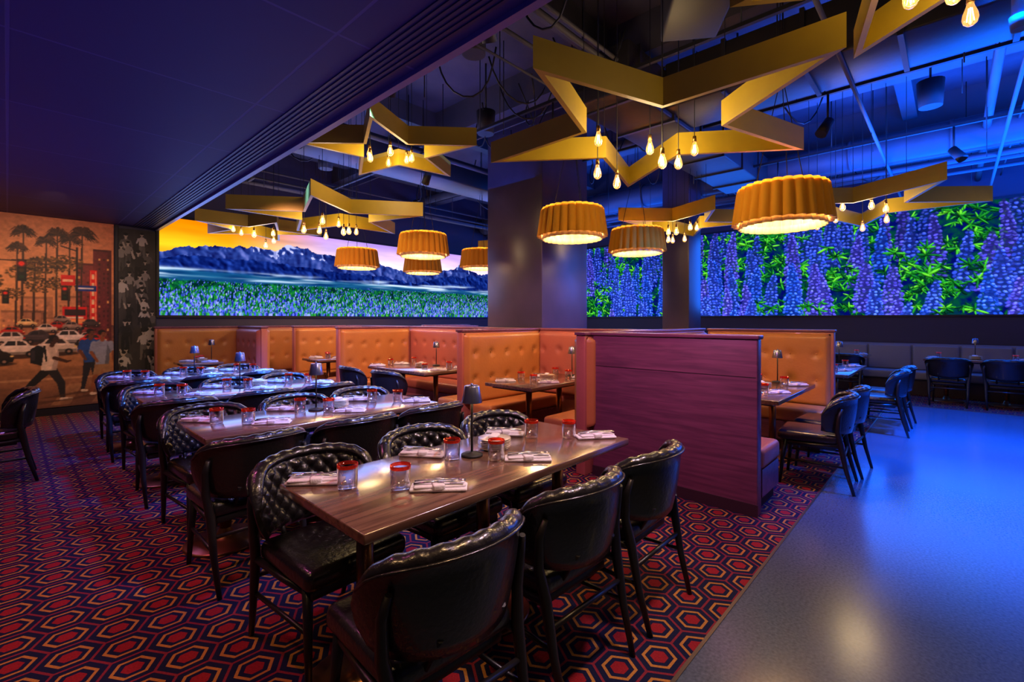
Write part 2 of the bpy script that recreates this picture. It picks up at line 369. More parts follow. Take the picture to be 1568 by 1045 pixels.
def spire(x,y0,hh,wd,tone,dim):
    st=.080; rows=int(hh/st); lean=random.uniform(-.12,.12); hue=np.array((.22,.34,1.0)) if tone<.6 else (np.array((.34,.32,1.0)) if tone<.85 else np.array((.16,.34,1.0)))
    for r in range(rows+3):
        t=r/(rows+3); w=wd*(1-t**2.6)**.75*(.85+.15*math.sin(math.pi*min(1,t*2.2)))+.014; yy=y0+r*st*(1-.15*t); xc=x+lean*t*t
        im.ell(xc,yy-.01,w*.9,.055,hue*.50*dim,.75)
        nk=max(2,int(round(w/.036)))
        for k2 in random.sample(range(nk),nk):
            f=((k2+.5)/nk*2-1); f=math.sin(f*1.25)/math.sin(1.25)
            fx=xc+f*w+random.uniform(-.018,.018); fy=yy+random.uniform(-.026,.026)-.03*abs(f)
            br=(.84+.34*(1-abs(f)))*dim*random.uniform(.74,1.2)
            rx=.040*(1-.35*t)*random.uniform(.75,1.2); ry=.026*(1-.2*t)*random.uniform(.8,1.25); ro=-f*.9+random.uniform(-.6,.6)
            im.ell(fx,fy-.016,rx*.85,ry*.7,np.clip(hue*.36*br,0,1),.8,ro)
            im.ell(fx,fy,rx,ry,np.clip(hue*br,0,1),.95,ro)
            if random.random()<.72: im.ell(fx-.004,fy+.010,rx*.64,ry*.52,np.clip(hue*br*.5+np.array((.28,.34,.60))*min(1.1,br),0,1),.95,ro)
sp=[]
for layer in range(6):
    x=-.1+random.random()*.3
    while x<im.w+.2:
        sp.append((x+random.uniform(-.08,.08),[1.35,.95,.5,.05,-.45,-1.05][layer]+random.uniform(-.25,.25),random.uniform(1.0,1.5),random.uniform(.14,.20)*[.8,.85,.95,1,1.05,1.1][layer],[.72,.78,.88,.96,1.04,1.10][layer]))
        x+=random.uniform(.32,.52)
sp.sort(key=lambda q:-q[1])
for i,(x,y0,hh,wd,dim) in enumerate(sp):
    if gat(x,y0+hh*.6)>.585 and random.random()<.9:
        for j in range(7): leaves(x+random.uniform(-.3,.3),y0+hh*random.uniform(.1,.9),random.uniform(.12,.22))
        continue
    spire(x,y0,hh,wd,random.random(),dim)
    if random.random()<.4: leaves(x+random.uniform(-.25,.25),y0+random.uniform(-.1,.2),random.uniform(.12,.20))
right=panel('video_wall_flowers',im,(X1-.05,YA,ZA2),(0,1,0),attrmat('screen_flowers',1.55))
b=MB(); b.box((X1-.045,YA-.04,ZA2-.04),(X1,YB+.04,ZB2+.04),'bezel'); b.obj('bezel',parent=right)

# --- street mural (photo print on the wall), local x = X+2.9, y = z
OX=2.9
random.seed(9)
im=Img(4.10-.02,2.88,.0080); H,W=im.H,im.W
gx=lambda X:X+OX
v=im.yy/im.h; hh=im.xx/im.w
im.a[:]=lerp((.95,.72,.44),(.80,.56,.40),np.clip((v-.45)*1.8,0,1)); im.a=im.a*(1-.30*hh[...,None]**3)+np.array((.62,.30,.30))*.30*hh[...,None]**3; im.a*= (.88+.22*fbm(H,W,60,1.5))[...,None]
def block(x,w,h,c,lit=.5,z0=.80):
    c=np.array(c); im.rect(gx(x),z0,gx(x+w),h,c); im.rect(gx(x),h-.03,gx(x+w),h,c*.7); im.rect(gx(x+w*.8),z0,gx(x+w),h,c*.82)
    for j in range(max(1,int(w/.052))):
        for k2 in range(int((h-z0-.25)/.075)):
            q=random.random(); cc=(1.0,.80,.45) if q<.10 else tuple(c*(.62 if q<lit+.1 else 1.14))
            im.rect(gx(x)+.014+j*.052,z0+.2+k2*.075,gx(x)+.038+j*.052,z0+.235+k2*.075,cc,.85)
for i in range(18): x=random.uniform(-2.9,.9); block(x,random.uniform(.2,.45),random.uniform(1.35,1.75),(.74,.52,.38))
im.a=im.a*.75+np.array((.92,.66,.44))*.25
for i in range(14): x=random.uniform(-2.9,1.0); block(x,random.uniform(.18,.35),random.uniform(1.2,1.55),random.choice([(.58,.36,.28),(.50,.32,.26),(.66,.46,.34)]))
block(-.45,.36,1.62,(.46,.28,.24)); block(.74,.30,2.22,(.50,.22,.22)); block(.93,.22,2.45,(.42,.16,.18))
def palm(x,zt,zb,s,c=(.24,.16,.11)):
    x=gx(x); im.line((x-.02,zb),(x,zt),.014,.009,c)
    for a in range(30):
        t=-.75+a/29*(math.pi+1.5); l=s*random.uniform(.65,1.1); 
        mx_,my=x+math.cos(t)*l*.6,zt+math.sin(t)*l*.55+.02; ex,ey=x+math.cos(t)*l,my-.10*s-abs(math.cos(t))*.35*s
        cc=tuple(np.array(c)*random.uniform(.6,1.6)); im.line((x,zt),(mx_,my),.005,.009,cc); im.line((mx_,my),(ex,ey),.009,.002,cc)
        for q in (.75,.95): im.line((x+(mx_-x)*q,zt+(my-zt)*q),(x+(mx_-x)*q+random.uniform(-.02,.02),zt+(my-zt)*q-.05),.004,.002,cc)
def tree(x,z,r):
    for i in range(150):
        a=random.random()*6.28; q=r*math.sqrt(random.random()); im.ell(gx(x)+math.cos(a)*q*1.3,z+math.sin(a)*q*.8,r*.10,r*.08,random.choice([(.28,.21,.11),(.38,.29,.14),(.18,.13,.09),(.50,.38,.18),(.22,.16,.10)]),.85)
for p in ((.16,2.62,1.2,.15),(.10,2.38,1.1,.12),(.40,2.50,1.1,.14),(.52,2.62,1.0,.17),(.66,2.56,1.0,.15),(.80,2.66,.9,.19),(-.5,2.5,1.1,.18),(-1.2,2.6,1.1,.18),(-1.9,2.5,1.1,.16),(.28,2.18,1.2,.10)): palm(*p)
for p in ((.18,2.02,.15),(.40,2.15,.17),(.33,1.85,.14),(.62,2.20,.15),(.58,1.90,.13),(-.3,1.9,.2),(-.9,2.0,.25),(-1.6,1.9,.22),(.05,1.72,.10)): tree(*p)
k=(im.yy<.98)[...,None]; road=lerp((.42,.30,.26),(.86,.62,.40),np.clip(v*2.6,0,1))*(.80+.4*fbm(H,W,12,6))[...,None]; im.a=np.where(k,road,im.a)
for i in range(10): im.poly([(.05+i*.47,.03),(.27+i*.47,.03),(.42+i*.47,.34),(.26+i*.47,.34)],(.78,.62,.46),.45)
im.rect(0,.42,4.1,.45,(.88,.72,.55),.5)
im.rect(gx(.885),1.22,gx(.975),2.12,(.92,.06,.05)); im.rect(gx(.895),1.24,gx(.905),2.10,(1,.6,.45)); im.rect(gx(.955),1.24,gx(.965),2.10,(1,.6,.45))
for i in range(6): im.rect(gx(.915),1.30+i*.135,gx(.948),1.38+i*.135,(1,.88,.70))
im.rect(gx(.56),1.86,gx(.72),2.02,(.85,.10,.06)); im.rect(gx(.58),1.92,gx(.70),1.96,(1,.85,.7))
im.rect(gx(.72),1.78,gx(.97),1.87,(.07,.20,.60)); im.rect(gx(.75),1.81,gx(.94),1.84,(.9,.92,1))
im.rect(gx(.58),1.20,gx(.86),1.53,(.88,.07,.05)); im.rect(gx(.60),1.40,gx(.84),1.49,(.20,.10,.12)); im.rect(gx(.60),1.27,gx(.84),1.34,(1,.66,.40)); im.rect(gx(.62),1.35,gx(.82),1.38,(1,.92,.8)); 
for q in (.64,.80): im.ell(gx(q),1.20,.025,.025,(.06,.05,.05))
def tl(x,z,on=0,s=1):
    x=gx(x); im.rect(x-.055*s,z-.16*s,x+.055*s,z+.16*s,(.07,.05,.05)); im.rect(x-.055*s,z-.16*s,x-.045*s,z+.16*s,(.35,.22,.14))
    im.ell(x,z+.095*s,.055*s,.055*s,(.6,.10,.05),.5); im.ell(x,z+.095*s,.032*s,.032*s,(1,.16,.06)); im.ell(x,z,.03*s,.03*s,(.25,.18,.06)); im.ell(x,z-.095*s,.03*s,.03*s,(.06,.2,.09))
im.line((gx(-.6),2.18),(gx(.12),2.20),.012,.010,(.16,.10,.08)); tl(.14,2.06); tl(.60,1.74,0,.7); tl(-.02,1.66,0,.6); im.line((gx(.74),.9),(gx(.74),2.45),.012,.010,(.16,.10,.09)); im.line((gx(.74),2.40),(gx(.56),2.46),.008,.008,(.16,.10,.09))
def car(x,z,s,c):
    x=gx(x); c=np.array(c); im.ell(x,z-.03*s,.26*s,.035*s,(.16,.10,.08),.8)
    im.poly([(x-.23*s,z),(x+.23*s,z),(x+.235*s,z+.07*s),(x+.21*s,z+.115*s),(x+.14*s,z+.14*s),(x+.09*s,z+.205*s),(x+.05*s,z+.225*s),(x-.09*s,z+.225*s),(x-.13*s,z+.205*s),(x-.18*s,z+.145*s),(x-.22*s,z+.13*s),(x-.235*s,z+.06*s)],c)
    im.poly([(x-.23*s,z),(x+.23*s,z),(x+.23*s,z+.045*s),(x-.23*s,z+.045*s)],c*.6)
    im.poly([(x-.145*s,z+.14*s),(x-.10*s,z+.208*s),(x-.02*s,z+.208*s),(x-.02*s,z+.14*s)],(.15,.14,.16)); im.poly([(x,z+.14*s),(x,z+.208*s),(x+.055*s,z+.205*s),(x+.105*s,z+.14*s)],(.22,.18,.18))
    im.line((x-.22*s,z+.115*s),(x+.2*s,z+.125*s),.005*s,.004*s,np.clip(c*1.3,0,1))
    for q in (-.135,.135): im.ell(x+q*s,z+.005,.046*s,.046*s,(.05,.04,.04)); im.ell(x+q*s,z+.005,.022*s,.022*s,(.6,.5,.45))
    im.ell(x+.215*s,z+.085*s,.020*s,.014*s,(1,.88,.55)); im.ell(x-.215*s,z+.085*s,.016*s,.012*s,(1,.15,.05))
for i in range(26): car(random.uniform(-2.5,1.05),1.30-i*.014+random.uniform(-.02,.02),.42+i*.008,random.choice([(.90,.84,.78),(.30,.24,.24),(.75,.14,.08),(.62,.54,.50),(.95,.80,.55)]))
for cc in ((.05,.98,.80,(.85,.82,.80)),(.33,1.0,.75,(.28,.24,.26)),(-.30,.93,.95,(.70,.62,.56)),(.66,.98,.85,(.92,.90,.90)),(-.75,.9,1.1,(.8,.15,.1)),(.93,.95,.70,(.78,.16,.12)),(.10,.82,.95,(.94,.90,.86)),(-.16,.72,.95,(.14,.10,.10)),(.52,.84,.95,(.88,.84,.80)),(-1.4,.8,1.2,(.6,.55,.5)),(1.0,.84,.7,(.2,.16,.18))): car(*cc)
sk=(.26,.15,.10)
def ped1(x,z0,s):
    P=lambda a,c:(gx(x)+a*s,z0+c*s)
    im.poly([P(-.35,.02),P(.28,.02),P(-.25,-.05),P(-.7,-.05)],(.30,.20,.16),.6)
    im.line(P(-.01,.50),P(-.17,.30),.058*s,.042*s,(.10,.09,.12)); im.line(P(-.17,.30),P(-.34,.08),.042*s,.026*s,(.10,.09,.12)); im.line(P(-.36,.06),P(-.28,.02),.024*s,.018*s,(.90,.86,.82))
    im.line(P(.02,.50),P(.13,.28),.060*s,.044*s,(.15,.14,.18)); im.line(P(.13,.28),P(.15,.06),.044*s,.028*s,(.15,.14,.18)); im.line(P(.14,.03),P(.25,.025),.024*s,.016*s,(.92,.88,.84))
    im.poly([P(-.09,.48),P(.08,.47),P(.11,.66),P(.10,.80),P(.03,.86),P(-.06,.84),P(-.08,.70)],(.90,.86,.82)); im.poly([P(.02,.48),P(.08,.47),P(.11,.66),P(.10,.80),P(.06,.66)],(.72,.66,.64))
    im.line(P(.02,.80),P(.06,.66),.042*s,.034*s,(.80,.75,.72)); im.line(P(.06,.66),P(.19,.60),.026*s,.02*s,sk); im.line(P(.19,.60),P(.235,.61),.018*s,.012*s,sk)
    im.poly([P(-.20,.60),P(-.08,.55),P(-.05,.82),P(-.12,.86),P(-.20,.80)],(.08,.08,.11)); im.line(P(-.17,.65),P(-.17,.77),.02*s,.02*s,(.20,.19,.24)); im.line(P(-.05,.84),P(-.03,.62),.012*s,.01*s,(.07,.07,.09))
    im.line(P(.03,.85),P(.045,.90),.026*s,.024*s,sk); im.ell(*P(.06,.945),.046*s,.060*s,sk); im.ell(*P(.045,.965),.052*s,.048*s,(.06,.04,.04)); im.ell(*P(.075,.94),.034*s,.045*s,sk)
    im.ell(*P(.110,.935),.010*s,.012*s,sk); im.ell(*P(.09,.953),.006*s,.005*s,(.02,.02,.02)); im.line(P(.088,.912),P(.104,.912),.004*s,.004*s,(.12,.04,.04)); im.ell(*P(.035,.94),.010*s,.015*s,(.16,.08,.06))
ped1(.43,.09,1.0)
def ped2(x,z0,s,shirt,pants,skn,step):
    P=lambda a,c:(gx(x)+a*s,z0+c*s)
    im.poly([P(-.12,.02),P(.12,.02),P(-.35,-.05),P(-.6,-.05)],(.30,.20,.16),.6)
    for q in (-1,1):
        im.line(P(.03*q,.5),P(.05*q*step,.28),.055*s,.038*s,pants); im.line(P(.05*q*step,.28),P(.08*q*step,.05),.034*s,.022*s,skn if pants[0]>.4 else pants); im.line(P(.08*q*step,.025),P(.08*q*step+.05,.02),.022*s,.016*s,(.9,.86,.8))
    im.poly([P(-.08,.47),P(.08,.47),P(.10,.80),P(.03,.86),P(-.03,.86),P(-.10,.80)],shirt); im.poly([P(.03,.47),P(.08,.47),P(.10,.80),P(.06,.78)],tuple(np.array(shirt)*.7))
    for q in (-1,1): im.line(P(.10*q,.80),P(.13*q,.66),.036*s,.03*s,shirt); im.line(P(.13*q,.66),P(.10*q+.04,.52),.022*s,.017*s,skn)
    im.line(P(0,.85),P(0,.90),.026*s,.024*s,skn); im.ell(*P(.005,.945),.044*s,.058*s,skn); im.ell(*P(-.005,.968),.047*s,.043*s,(.10,.06,.05)); im.ell(*P(.016,.935),.032*s,.04*s,skn)
    im.ell(*P(.0,.948),.005*s,.005*s,(.03,.02,.02)); im.ell(*P(.03,.948),.005*s,.005*s,(.03,.02,.02)); im.line(P(.005,.912),P(.025,.912),.004*s,.003*s,(.3,.08,.06))
ped2(.90,.20,.98,(.12,.30,.66),(.14,.14,.20),(.42,.25,.17),1.2); ped2(1.04,.14,1.02,(.55,.62,.78),(.62,.50,.38),(.55,.34,.22),1.6)
for c_ in range(3): im.a[...,c_]=.4*im.a[...,c_]+.6*smooth(im.a[...,c_],1)
im.a*=(.86+.28*fbm(H,W,5,1,3))[...,None]
im.a*=np.array((.98,.84,.78))
mural=panel('street_photo_mural',im,(-OX,Y1-.03,.12),(1,0,0),attrmat('mural_print',1,False))
im=Img(.50,2.84,.0075); H,W=im.H,im.W; im.a[:]=(.10+.16*fbm(H,W,40,.7))[...,None]*np.array((1,.90,.88))
for i in range(34):
    z=2.55-i*.072; x=random.uniform(.03,.47);s=random.uniform(.55,.8);c=random.choice([.08,.15,.48,.66,.32]); kk=(c,c*.93,c*.9); skn=(.62,.56,.52)
    im.poly([(x-.05*s,z),(x+.05*s,z),(x+.075*s,z+.22*s),(x+.02*s,z+.27*s),(x-.02*s,z+.27*s),(x-.075*s,z+.22*s)],kk)
    im.line((x-.03*s,z),(x-.05*s,z-.32*s),.034*s,.02*s,tuple(np.array(kk)*.55)); im.line((x+.03*s,z),(x+.05*s,z-.32*s),.034*s,.02*s,tuple(np.array(kk)*.5))
    up=random.choice([0,0,1]); im.line((x-.07*s,z+.21*s),(x-.11*s,z+(.34 if up else .10)*s),.022*s,.016*s,kk if not up else skn); im.line((x+.07*s,z+.21*s),(x+.11*s,z+.10*s),.022*s,.016*s,kk)
    im.line((x,z+.26*s),(x,z+.30*s),.016*s,.016*s,skn); im.ell(x,z+.335*s,.036*s,.046*s,skn); im.ell(x,z+.36*s,.040*s,.034*s,(.05,.045,.04)); im.ell(x-.012*s,z+.335*s,.006*s,.005*s,(.1,.08,.08)); im.ell(x+.012*s,z+.335*s,.006*s,.005*s,(.1,.08,.08))
mural2=panel('crowd_photo_mural',im,(1.24,Y1-.03,.12),(1,0,0),attrmat('mural_print_bw',1,False))
b=MB(); b.box((1.195,Y1-.04,0),(1.235,Y1,SZ),'base'); b.obj('trim_3')

# ---------------------------------------------------------------- chair
def chair_mesh():
    b=MB()
    b.rbox((-.235,-.205,.385),(.235,.255,.475),'leather',.036,5)
    b.rbox((-.205,-.18,.345),(.205,.225,.39),'blackwood',.01,2)
    NA,NV=84,26; rings=[]
    for i in range(NA+1):
        s=-1+2*i/NA; a=s*math.radians(82)
        cx=.248*math.sin(a); cy=-.035-.225*max(0,math.cos(a))**.85
        nx,ny=math.sin(a),-math.cos(a)
        zb=.485+.035*s*s; zt=.785-.04*s*s-.11*abs(s)**7
        th=max(.12,(1-abs(s)**10))**.5; th0=.026*th
        arc=s*.38
        loop=[]
        for j in range(NV+1):
            t=j/NV; z=zb+(zt-zb)*t; lean=.04*t
            pa=math.pi*(arc/.080+ (z-.50)/.085); pb=math.pi*(arc/.080-(z-.50)/.085)
            edge=min(1,t/.10,(1-t)/.08,(1-abs(s))/.06)
            puff=.026*abs(math.sin(pa)*math.sin(pb))**.42*max(0,edge)
            off=-(th0*.55+puff)
            loop.append((cx+nx*(off+lean),cy+ny*(off+lean),z))
        for j in range(9):
            t=math.pi*j/8; rr=(.034+.0025*math.sin(arc*95)*math.sin(t))*th
            o=.04-math.cos(t)*rr; loop.append((cx+nx*o,cy+ny*o,zt+.006+math.sin(t)*rr*.95))
        for j in range(8):
            t=1-j/7; z=zb+(zt-zb-.01)*t; o=th0*.9+.04*t+.006*math.sin(math.pi*t); loop.append((cx+nx*o,cy+ny*o,z))
        loop.append((cx,cy,zb-.012)); rings.append(loop)
    n=len(rings[0]); vs=[p for l in rings for p in l]; fs=[]
    for i in range(NA):
        for j in range(n): fs.append((i*n+j,i*n+(j+1)%n,(i+1)*n+(j+1)%n,(i+1)*n+j))
    b.add(vs,fs,'leather',True); b.add(rings[0],[list(range(n))],'leather',True); b.add(rings[-1],[list(range(n))],'leather',True)
    b.tube([(r[NV+9][0]*1.01,r[NV+9][1]*1.01,r[NV+9][2]) for r in rings[4:-4:4]],.005,'leather',6)
    for q in (-1,1):
        b.tube([(q*.220,.235,0),(q*.213,.215,.2),(q*.203,.19,.40)],[.012,.017,.022],'blackwood',10)
        b.tube([(q*.228,-.305,0),(q*.238,-.252,.2),(q*.242,-.215,.40),(q*.260,-.195,.52),(q*.266,-.205,.64),(q*.256,-.225,.71)],[.012,.017,.023,.02,.017,.011],'blackwood',10)
        b.tube([(q*.242,-.22,.39),(q*.225,0,.375),(q*.203,.195,.375)],[.017,.014,.016],'blackwood',8)
    b.tube([(-.238,-.235,.30),(.238,-.235,.30)],.011,'blackwood',8)
    for q in (-1,1): b.tube([(q*.233,-.25,.22),(q*.211,.212,.22)],.010,'blackwood',8)
    b.tube([(-.12,-.19,.42),(-.12,-.27,.55)],.012,'blackwood',8); b.tube([(.12,-.19,.42),(.12,-.27,.55)],.012,'blackwood',8)
    return b.mesh('dining_chair')
CH=chair_mesh()
def chair(x,y,face,j=0):   # x,y = seat centre; face angle: 0 => faces +Y
    place(CH,'dining_chair',(x,y,0),face+j)
# ---------------------------------------------------------------- tables & tableware
def table(x0,y0,x1,y1,peds,along='x'):
    b=MB(); w,d=(x1-x0),(y1-y0); cx,cy=(x0+x1)/2,(y0+y1)/2
    b.rbox((-w/2,-d/2,.722),(w/2,d/2,.76),'table',.006,2)
    b.box((-w/2+.06,-d/2+.06,.70),(w/2-.06,d/2-.06,.723),'blackwood')
    for (px,py) in peds:
        px-=cx;py-=cy
        b.tube([(px,py,.03),(px,py,.70)],.034,'bronze',20)
        b.lathe([(0,.0),(.235,.0),(.235,.010),(.225,.016),(.10,.030),(.055,.042),(.045,.07),(.034,.09)],(px,py,0),'bronze',36)
        b.box((px-.16,py-.16,.690),(px+.16,py+.16,.702),'bronze')
    return b.obj('dining_table',(cx,cy,0))
def glass_mesh():
    b=MB(); b.lathe([(0,0),(.036,0),(.039,.006),(.0415,.086)],(0,0,0),'glass',24); b.lathe([(.0395,.086),(.037,.014),(0,.012)],(0,0,0),'glass',24)
    b.lathe([(.0415,.086),(.042,.100),(.0405,.102),(.0395,.086)],(0,0,0),'redglass',24); return b.mesh('drinking_glass')
GL=glass_mesh()
def napkin_mesh():
    b=MB(); b.rbox((-.115,-.042,0),(.115,.042,.014),'napkin',.006,2); b.rbox((-.10,-.034,.012),(.108,.036,.024),'napkin',.006,2,Matrix.Rotation(.10,4,'Z'))
    b.rbox((-.03,-.046,.004),(.02,.046,.032),'napkin',.008,3,Matrix.Rotation(.25,4,'Z'))
    z=.037
    b.tube([(-.10,.012,.030),(-.02,.010,z),(.05,.006,z)],[.004,.0035,.0025],'steel',8)
    b.rbox((.05,-.006,z-.003),(.078,.018,z+.001),'steel',.0015,1)
    for i in range(4): b.tube([(.078,-.004+i*.0066,z-.001),(.108,-.004+i*.0066,z-.004)],.0016,'steel',5)
    b.tube([(-.10,-.016,.028),(0,-.014,z)],[.0045,.004],'steel',8); b.rbox((0,-.024,z-.001),(.105,-.008,z+.001),'steel',.0008,1)
    return b.mesh('napkin_with_cutlery')
NP=napkin_mesh()
def plates_mesh():
    b=MB()
    for i in range(6): b.lathe([(0,i*.009+.002),(.05,i*.009),(.086,i*.009+.009),(.088,i*.009+.011),(.05,i*.009+.004),(0,i*.009+.004)],(random.uniform(-.002,.002),random.uniform(-.002,.002),0),'plate',32)
    b.rbox((-.04,-.02,.056),(.045,.025,.072),'napkin',.006,2,Matrix.Rotation(.5,4,'Z')); return b.mesh('plate_stack')
PL=plates_mesh()
def tlamp_mesh():
    b=MB(); b.lathe([(0,0),(.055,0),(.055,.008),(.045,.013),(.008,.018),(.006,.022)],(0,0,0),'black',28); b.tube([(0,0,.015),(0,0,.31)],.006,'black',8)
    b.lathe([(.052,.270),(.0525,.273),(.038,.352),(.036,.355),(0,.356)],(0,0,0),'shade',28); b.lathe([(.050,.272),(.036,.350),(0,.352)],(0,0,0),'shade',28)
    b.lathe([(0,.278),(.046,.278)],(0,0,0),'lampglow',20); b.tube([(0,0,.355),(0,0,.366)],[.008,.005],'shade',8); return b.mesh('table_lamp')
TL=tlamp_mesh()
ZT=.761
def bigtable(y0):
    y1=y0+.69; cy=(y0+y1)/2
    table(.78,y0,2.47,y1,[(.98,cy),(1.63,cy),(2.24,cy)])
    for i,x in enumerate((.97,1.52,2.12)):
        place(NP,'napkin_with_cutlery',(x-.08,y1-.10,ZT),math.pi/2+.7+random.uniform(-.15,.15)); place(GL,'drinking_glass',(x-.02,y1-.26,ZT),0)
        place(NP,'napkin_with_cutlery',(x+.23,y0+.15,ZT),-.75+random.uniform(-.15,.15)); place(GL,'drinking_glass',(x+.12,y0+.26,ZT),0)
    place(TL,'table_lamp',(1.61,cy+.06,ZT)); place(PL,'plate_stack',(1.79,cy+.08,ZT))
    for i,x in enumerate((.965,1.62,2.23)):
        chair(x,y0-.06,0,random.uniform(-.05,.05)); chair(x+.04-i*.02,y1-.01+.0,math.pi,random.uniform(-.06,.06))
for y in (1.38,3.15,4.88,6.58): bigtable(y)
chair(-.12,6.25,math.pi/2,0)
table(-1.75,5.9,-.45,6.6,[(-1.45,6.25),(-.75,6.25)])

# ---------------------------------------------------------------- booths
HB=1.335
def pad(b,p0,p1,n,z0,z1,k,th=.06):
    p0=Vector((*p0,0));p1=Vector((*p1,0));n=Vector((*n,0)); L=(p1-p0).length; d=(p1-p0)/L
    W=max(4,int(L/.025));Hn=int((z1-z0)/.025); vs=[];fs=[]
    nb=max(2,round(L/.27)); bw=L/nb; rows=[z0+(z1-z0)*.36,z0+(z1-z0)*.72]
    for j in range(Hn+1):
        z=z0+(z1-z0)*j/Hn
        for i in range(W+1):
            s=L*i/W; e=min(s,L-s,z-z0,z1-z)/.045; e=min(1,max(0,e)); o=th*math.sqrt(1-(1-e)**2)
            for zr in rows:
                sb=(math.floor(s/bw)+.5)*bw; r2=(s-sb)**2+(z-zr)**2; o-=.028*math.exp(-r2/.0016)
            vs.append(p0+d*s+n*max(0,o)+Vector((0,0,z)))
    for j in range(Hn):
        for i in range(W): a=j*(W+1)+i; fs.append((a,a+1,a+W+2,a+W+1))
    b.add(vs,fs,k,True)
    for zr in rows:
        for i in range(nb):
            c=p0+d*(i+.5)*bw+n*(th-.026)+Vector((0,0,zr)); b.tube([c,c+n*.008],[.012,.008],k,8)
def wallpanel(p0,p1,kA,kB,mat='rose',ht=HB,t=.05,extra=None):
    b=MB(); x0,x1=sorted((p0[0],p1[0]));y0,y1=sorted((p0[1],p1[1]))
    if x1-x0<1e-6: x0-=t;x1+=t; n=(-1,0)
    else: y0-=t;y1+=t; n=(0,1)
    b.rbox((x0,y0,0),(x1,y1,ht-.03),mat,.008,2); b.rbox((x0-.012,y0-.012,ht-.03),(x1+.012,y1+.012,ht),'panelwood',.006,2)
    ins=.03
    for kk,sg in ((kA,1),(kB,-1)):
        if not kk: continue
        nn=(n[0]*sg,n[1]*sg)
        if n[0]: xx=x0 if nn[0]<0 else x1; pad(b,(xx,y0+ins),(xx,y1-ins),nn,.44,ht-.05,kk)
        else: yy=y1 if nn[1]>0 else y0; pad(b,(x0+ins,yy),(x1-ins,yy),nn,.44,ht-.05,kk)
    if extra: extra(b)
    return b
def bench(b,lo,hi,k='orange'):
    x0,y0=lo;x1,y1=hi
    b.box((x0+.03,y0+.03,0),(x1-.03,y1-.03,.10),'kick'); b.box((x0,y0,.10),(x1,y1,.31),'panelwood'); b.rbox((x0-.012,y0-.012,.31),(x1+.012,y1+.012,.465),k,.04,4)
def P1x(b):
    b.box((3.742,1.045,.0),(3.752,2.47,.09),'kick'); bench(b,(3.91,1.06),(4.36,2.40),'rose')
    b.box((3.7485,1.06,1.02),(3.7505,2.46,1.026),'kick')
wallpanel((3.8,1.05),(3.8,2.47),None,'orange','panelwood',extra=P1x).obj('restaurant_booth')
wallpanel((3.66,2.55),(6.55,2.55),'orange','orange','rose',extra=lambda b:bench(b,(3.75,2.70),(5.08,3.06))).obj('restaurant_booth')
wallpanel((3.68,4.3),(5.10,4.3),'orange','orange','rose',extra=lambda b:(bench(b,(3.75,3.83),(5.0,4.19)),bench(b,(3.75,4.42),(4.5,4.8)))).obj('restaurant_booth')
wallpanel((5.17,2.62),(5.17,9.75),'rose','orange','rose',extra=lambda b:bench(b,(4.62,4.85),(5.06,6.85),'rose')).obj('restaurant_booth')
wallpanel((3.68,7.35),(5.05,7.35),'orange','orange','rose',extra=lambda b:(bench(b,(3.75,6.88),(5.0,7.24)),bench(b,(3.75,7.46),(5.0,7.85)))).obj('restaurant_booth')
wallpanel((3.68,9.1),(5.05,9.1),'orange','orange','rose',extra=lambda b:bench(b,(3.75,8.60),(5.0,8.99))).obj('restaurant_booth')
wallpanel((3.0,8.6),(3.0,9.75),'rose','orange','rose',extra=lambda b:bench(b,(2.5,8.62),(2.88,9.36),'rose')).obj('restaurant_booth')
wallpanel((1.70,9.87),(5.1,9.87),None,'orange','rose',extra=lambda b:bench(b,(1.75,9.40),(2.88,9.76))).obj('restaurant_booth')
wallpanel((6.5,1.0),(6.5,2.42),'orange','orange','rose',extra=lambda b:(bench(b,(5.98,1.03),(6.38,2.38)),bench(b,(6.62,1.03),(7.05,2.38)))).obj('restaurant_booth')
wallpanel((5.3,7.35),(6.75,7.35),'orange','orange').obj('restaurant_booth')
wallpanel((6.6,9.0),(8.0,9.0),'orange','orange').obj('restaurant_booth')
b=MB(); b.box((12.0,-3.6,0),(12.3,3.4,.30),'kick'); b.rbox((11.90,-3.6,.30),(12.36,3.4,.46),'greyleather',.04,4); b.rbox((12.34,-3.6,0),(12.47,3.4,.98),'greyleather',.03,3)
for i in range(10): b.rbox((12.27,-3.58+i*.70,.46),(12.36,-2.90+i*.70,.95),'greyleather',.035,4)
b.obj('banquette_bench')

def twotop(x0,y0,x1,y1,peds,n=2,lamp=True):
    table(x0,y0,x1,y1,peds); cx,cy=(x0+x1)/2,(y0+y1)/2
    xs=[x0+(x1-x0)*(i+.5)/n for i in range(n)]
    for x in xs:
        place(NP,'napkin_with_cutlery',(x+.12,y0+.13,ZT),-.6+random.uniform(-.2,.2)); place(GL,'drinking_glass',(x-.05,y0+.2,ZT))
        place(NP,'napkin_with_cutlery',(x-.12,y1-.13,ZT),2.4+random.uniform(-.2,.2)); place(GL,'drinking_glass',(x+.06,y1-.2,ZT))
    if lamp: place(TL,'table_lamp',(x1-.10,cy,ZT)); place(PL,'plate_stack',(cx+.04,cy,ZT))
twotop(3.60,3.10,4.86,3.78,[(3.95,3.44),(4.5,3.44)])
twotop(3.68,5.0,4.52,6.4,[(4.1,5.3),(4.1,6.1)])
twotop(3.62,7.90,4.88,8.56,[(3.95,8.23),(4.5,8.23)])
twotop(1.85,8.72,2.42,9.32,[(2.13,9.0)],1)
twotop(4.45,1.08,5.90,1.76,[(4.75,1.42),(5.6,1.42)])
twotop(7.15,.96,8.85,1.62,[(7.45,1.3),(8.5,1.3)])
chair(3.45,5.25,-math.pi/2,.1); chair(3.42,6.05,-math.pi/2,-.08)
chair(4.95,.92,0,.08); chair(5.55,.90,0,-.05)
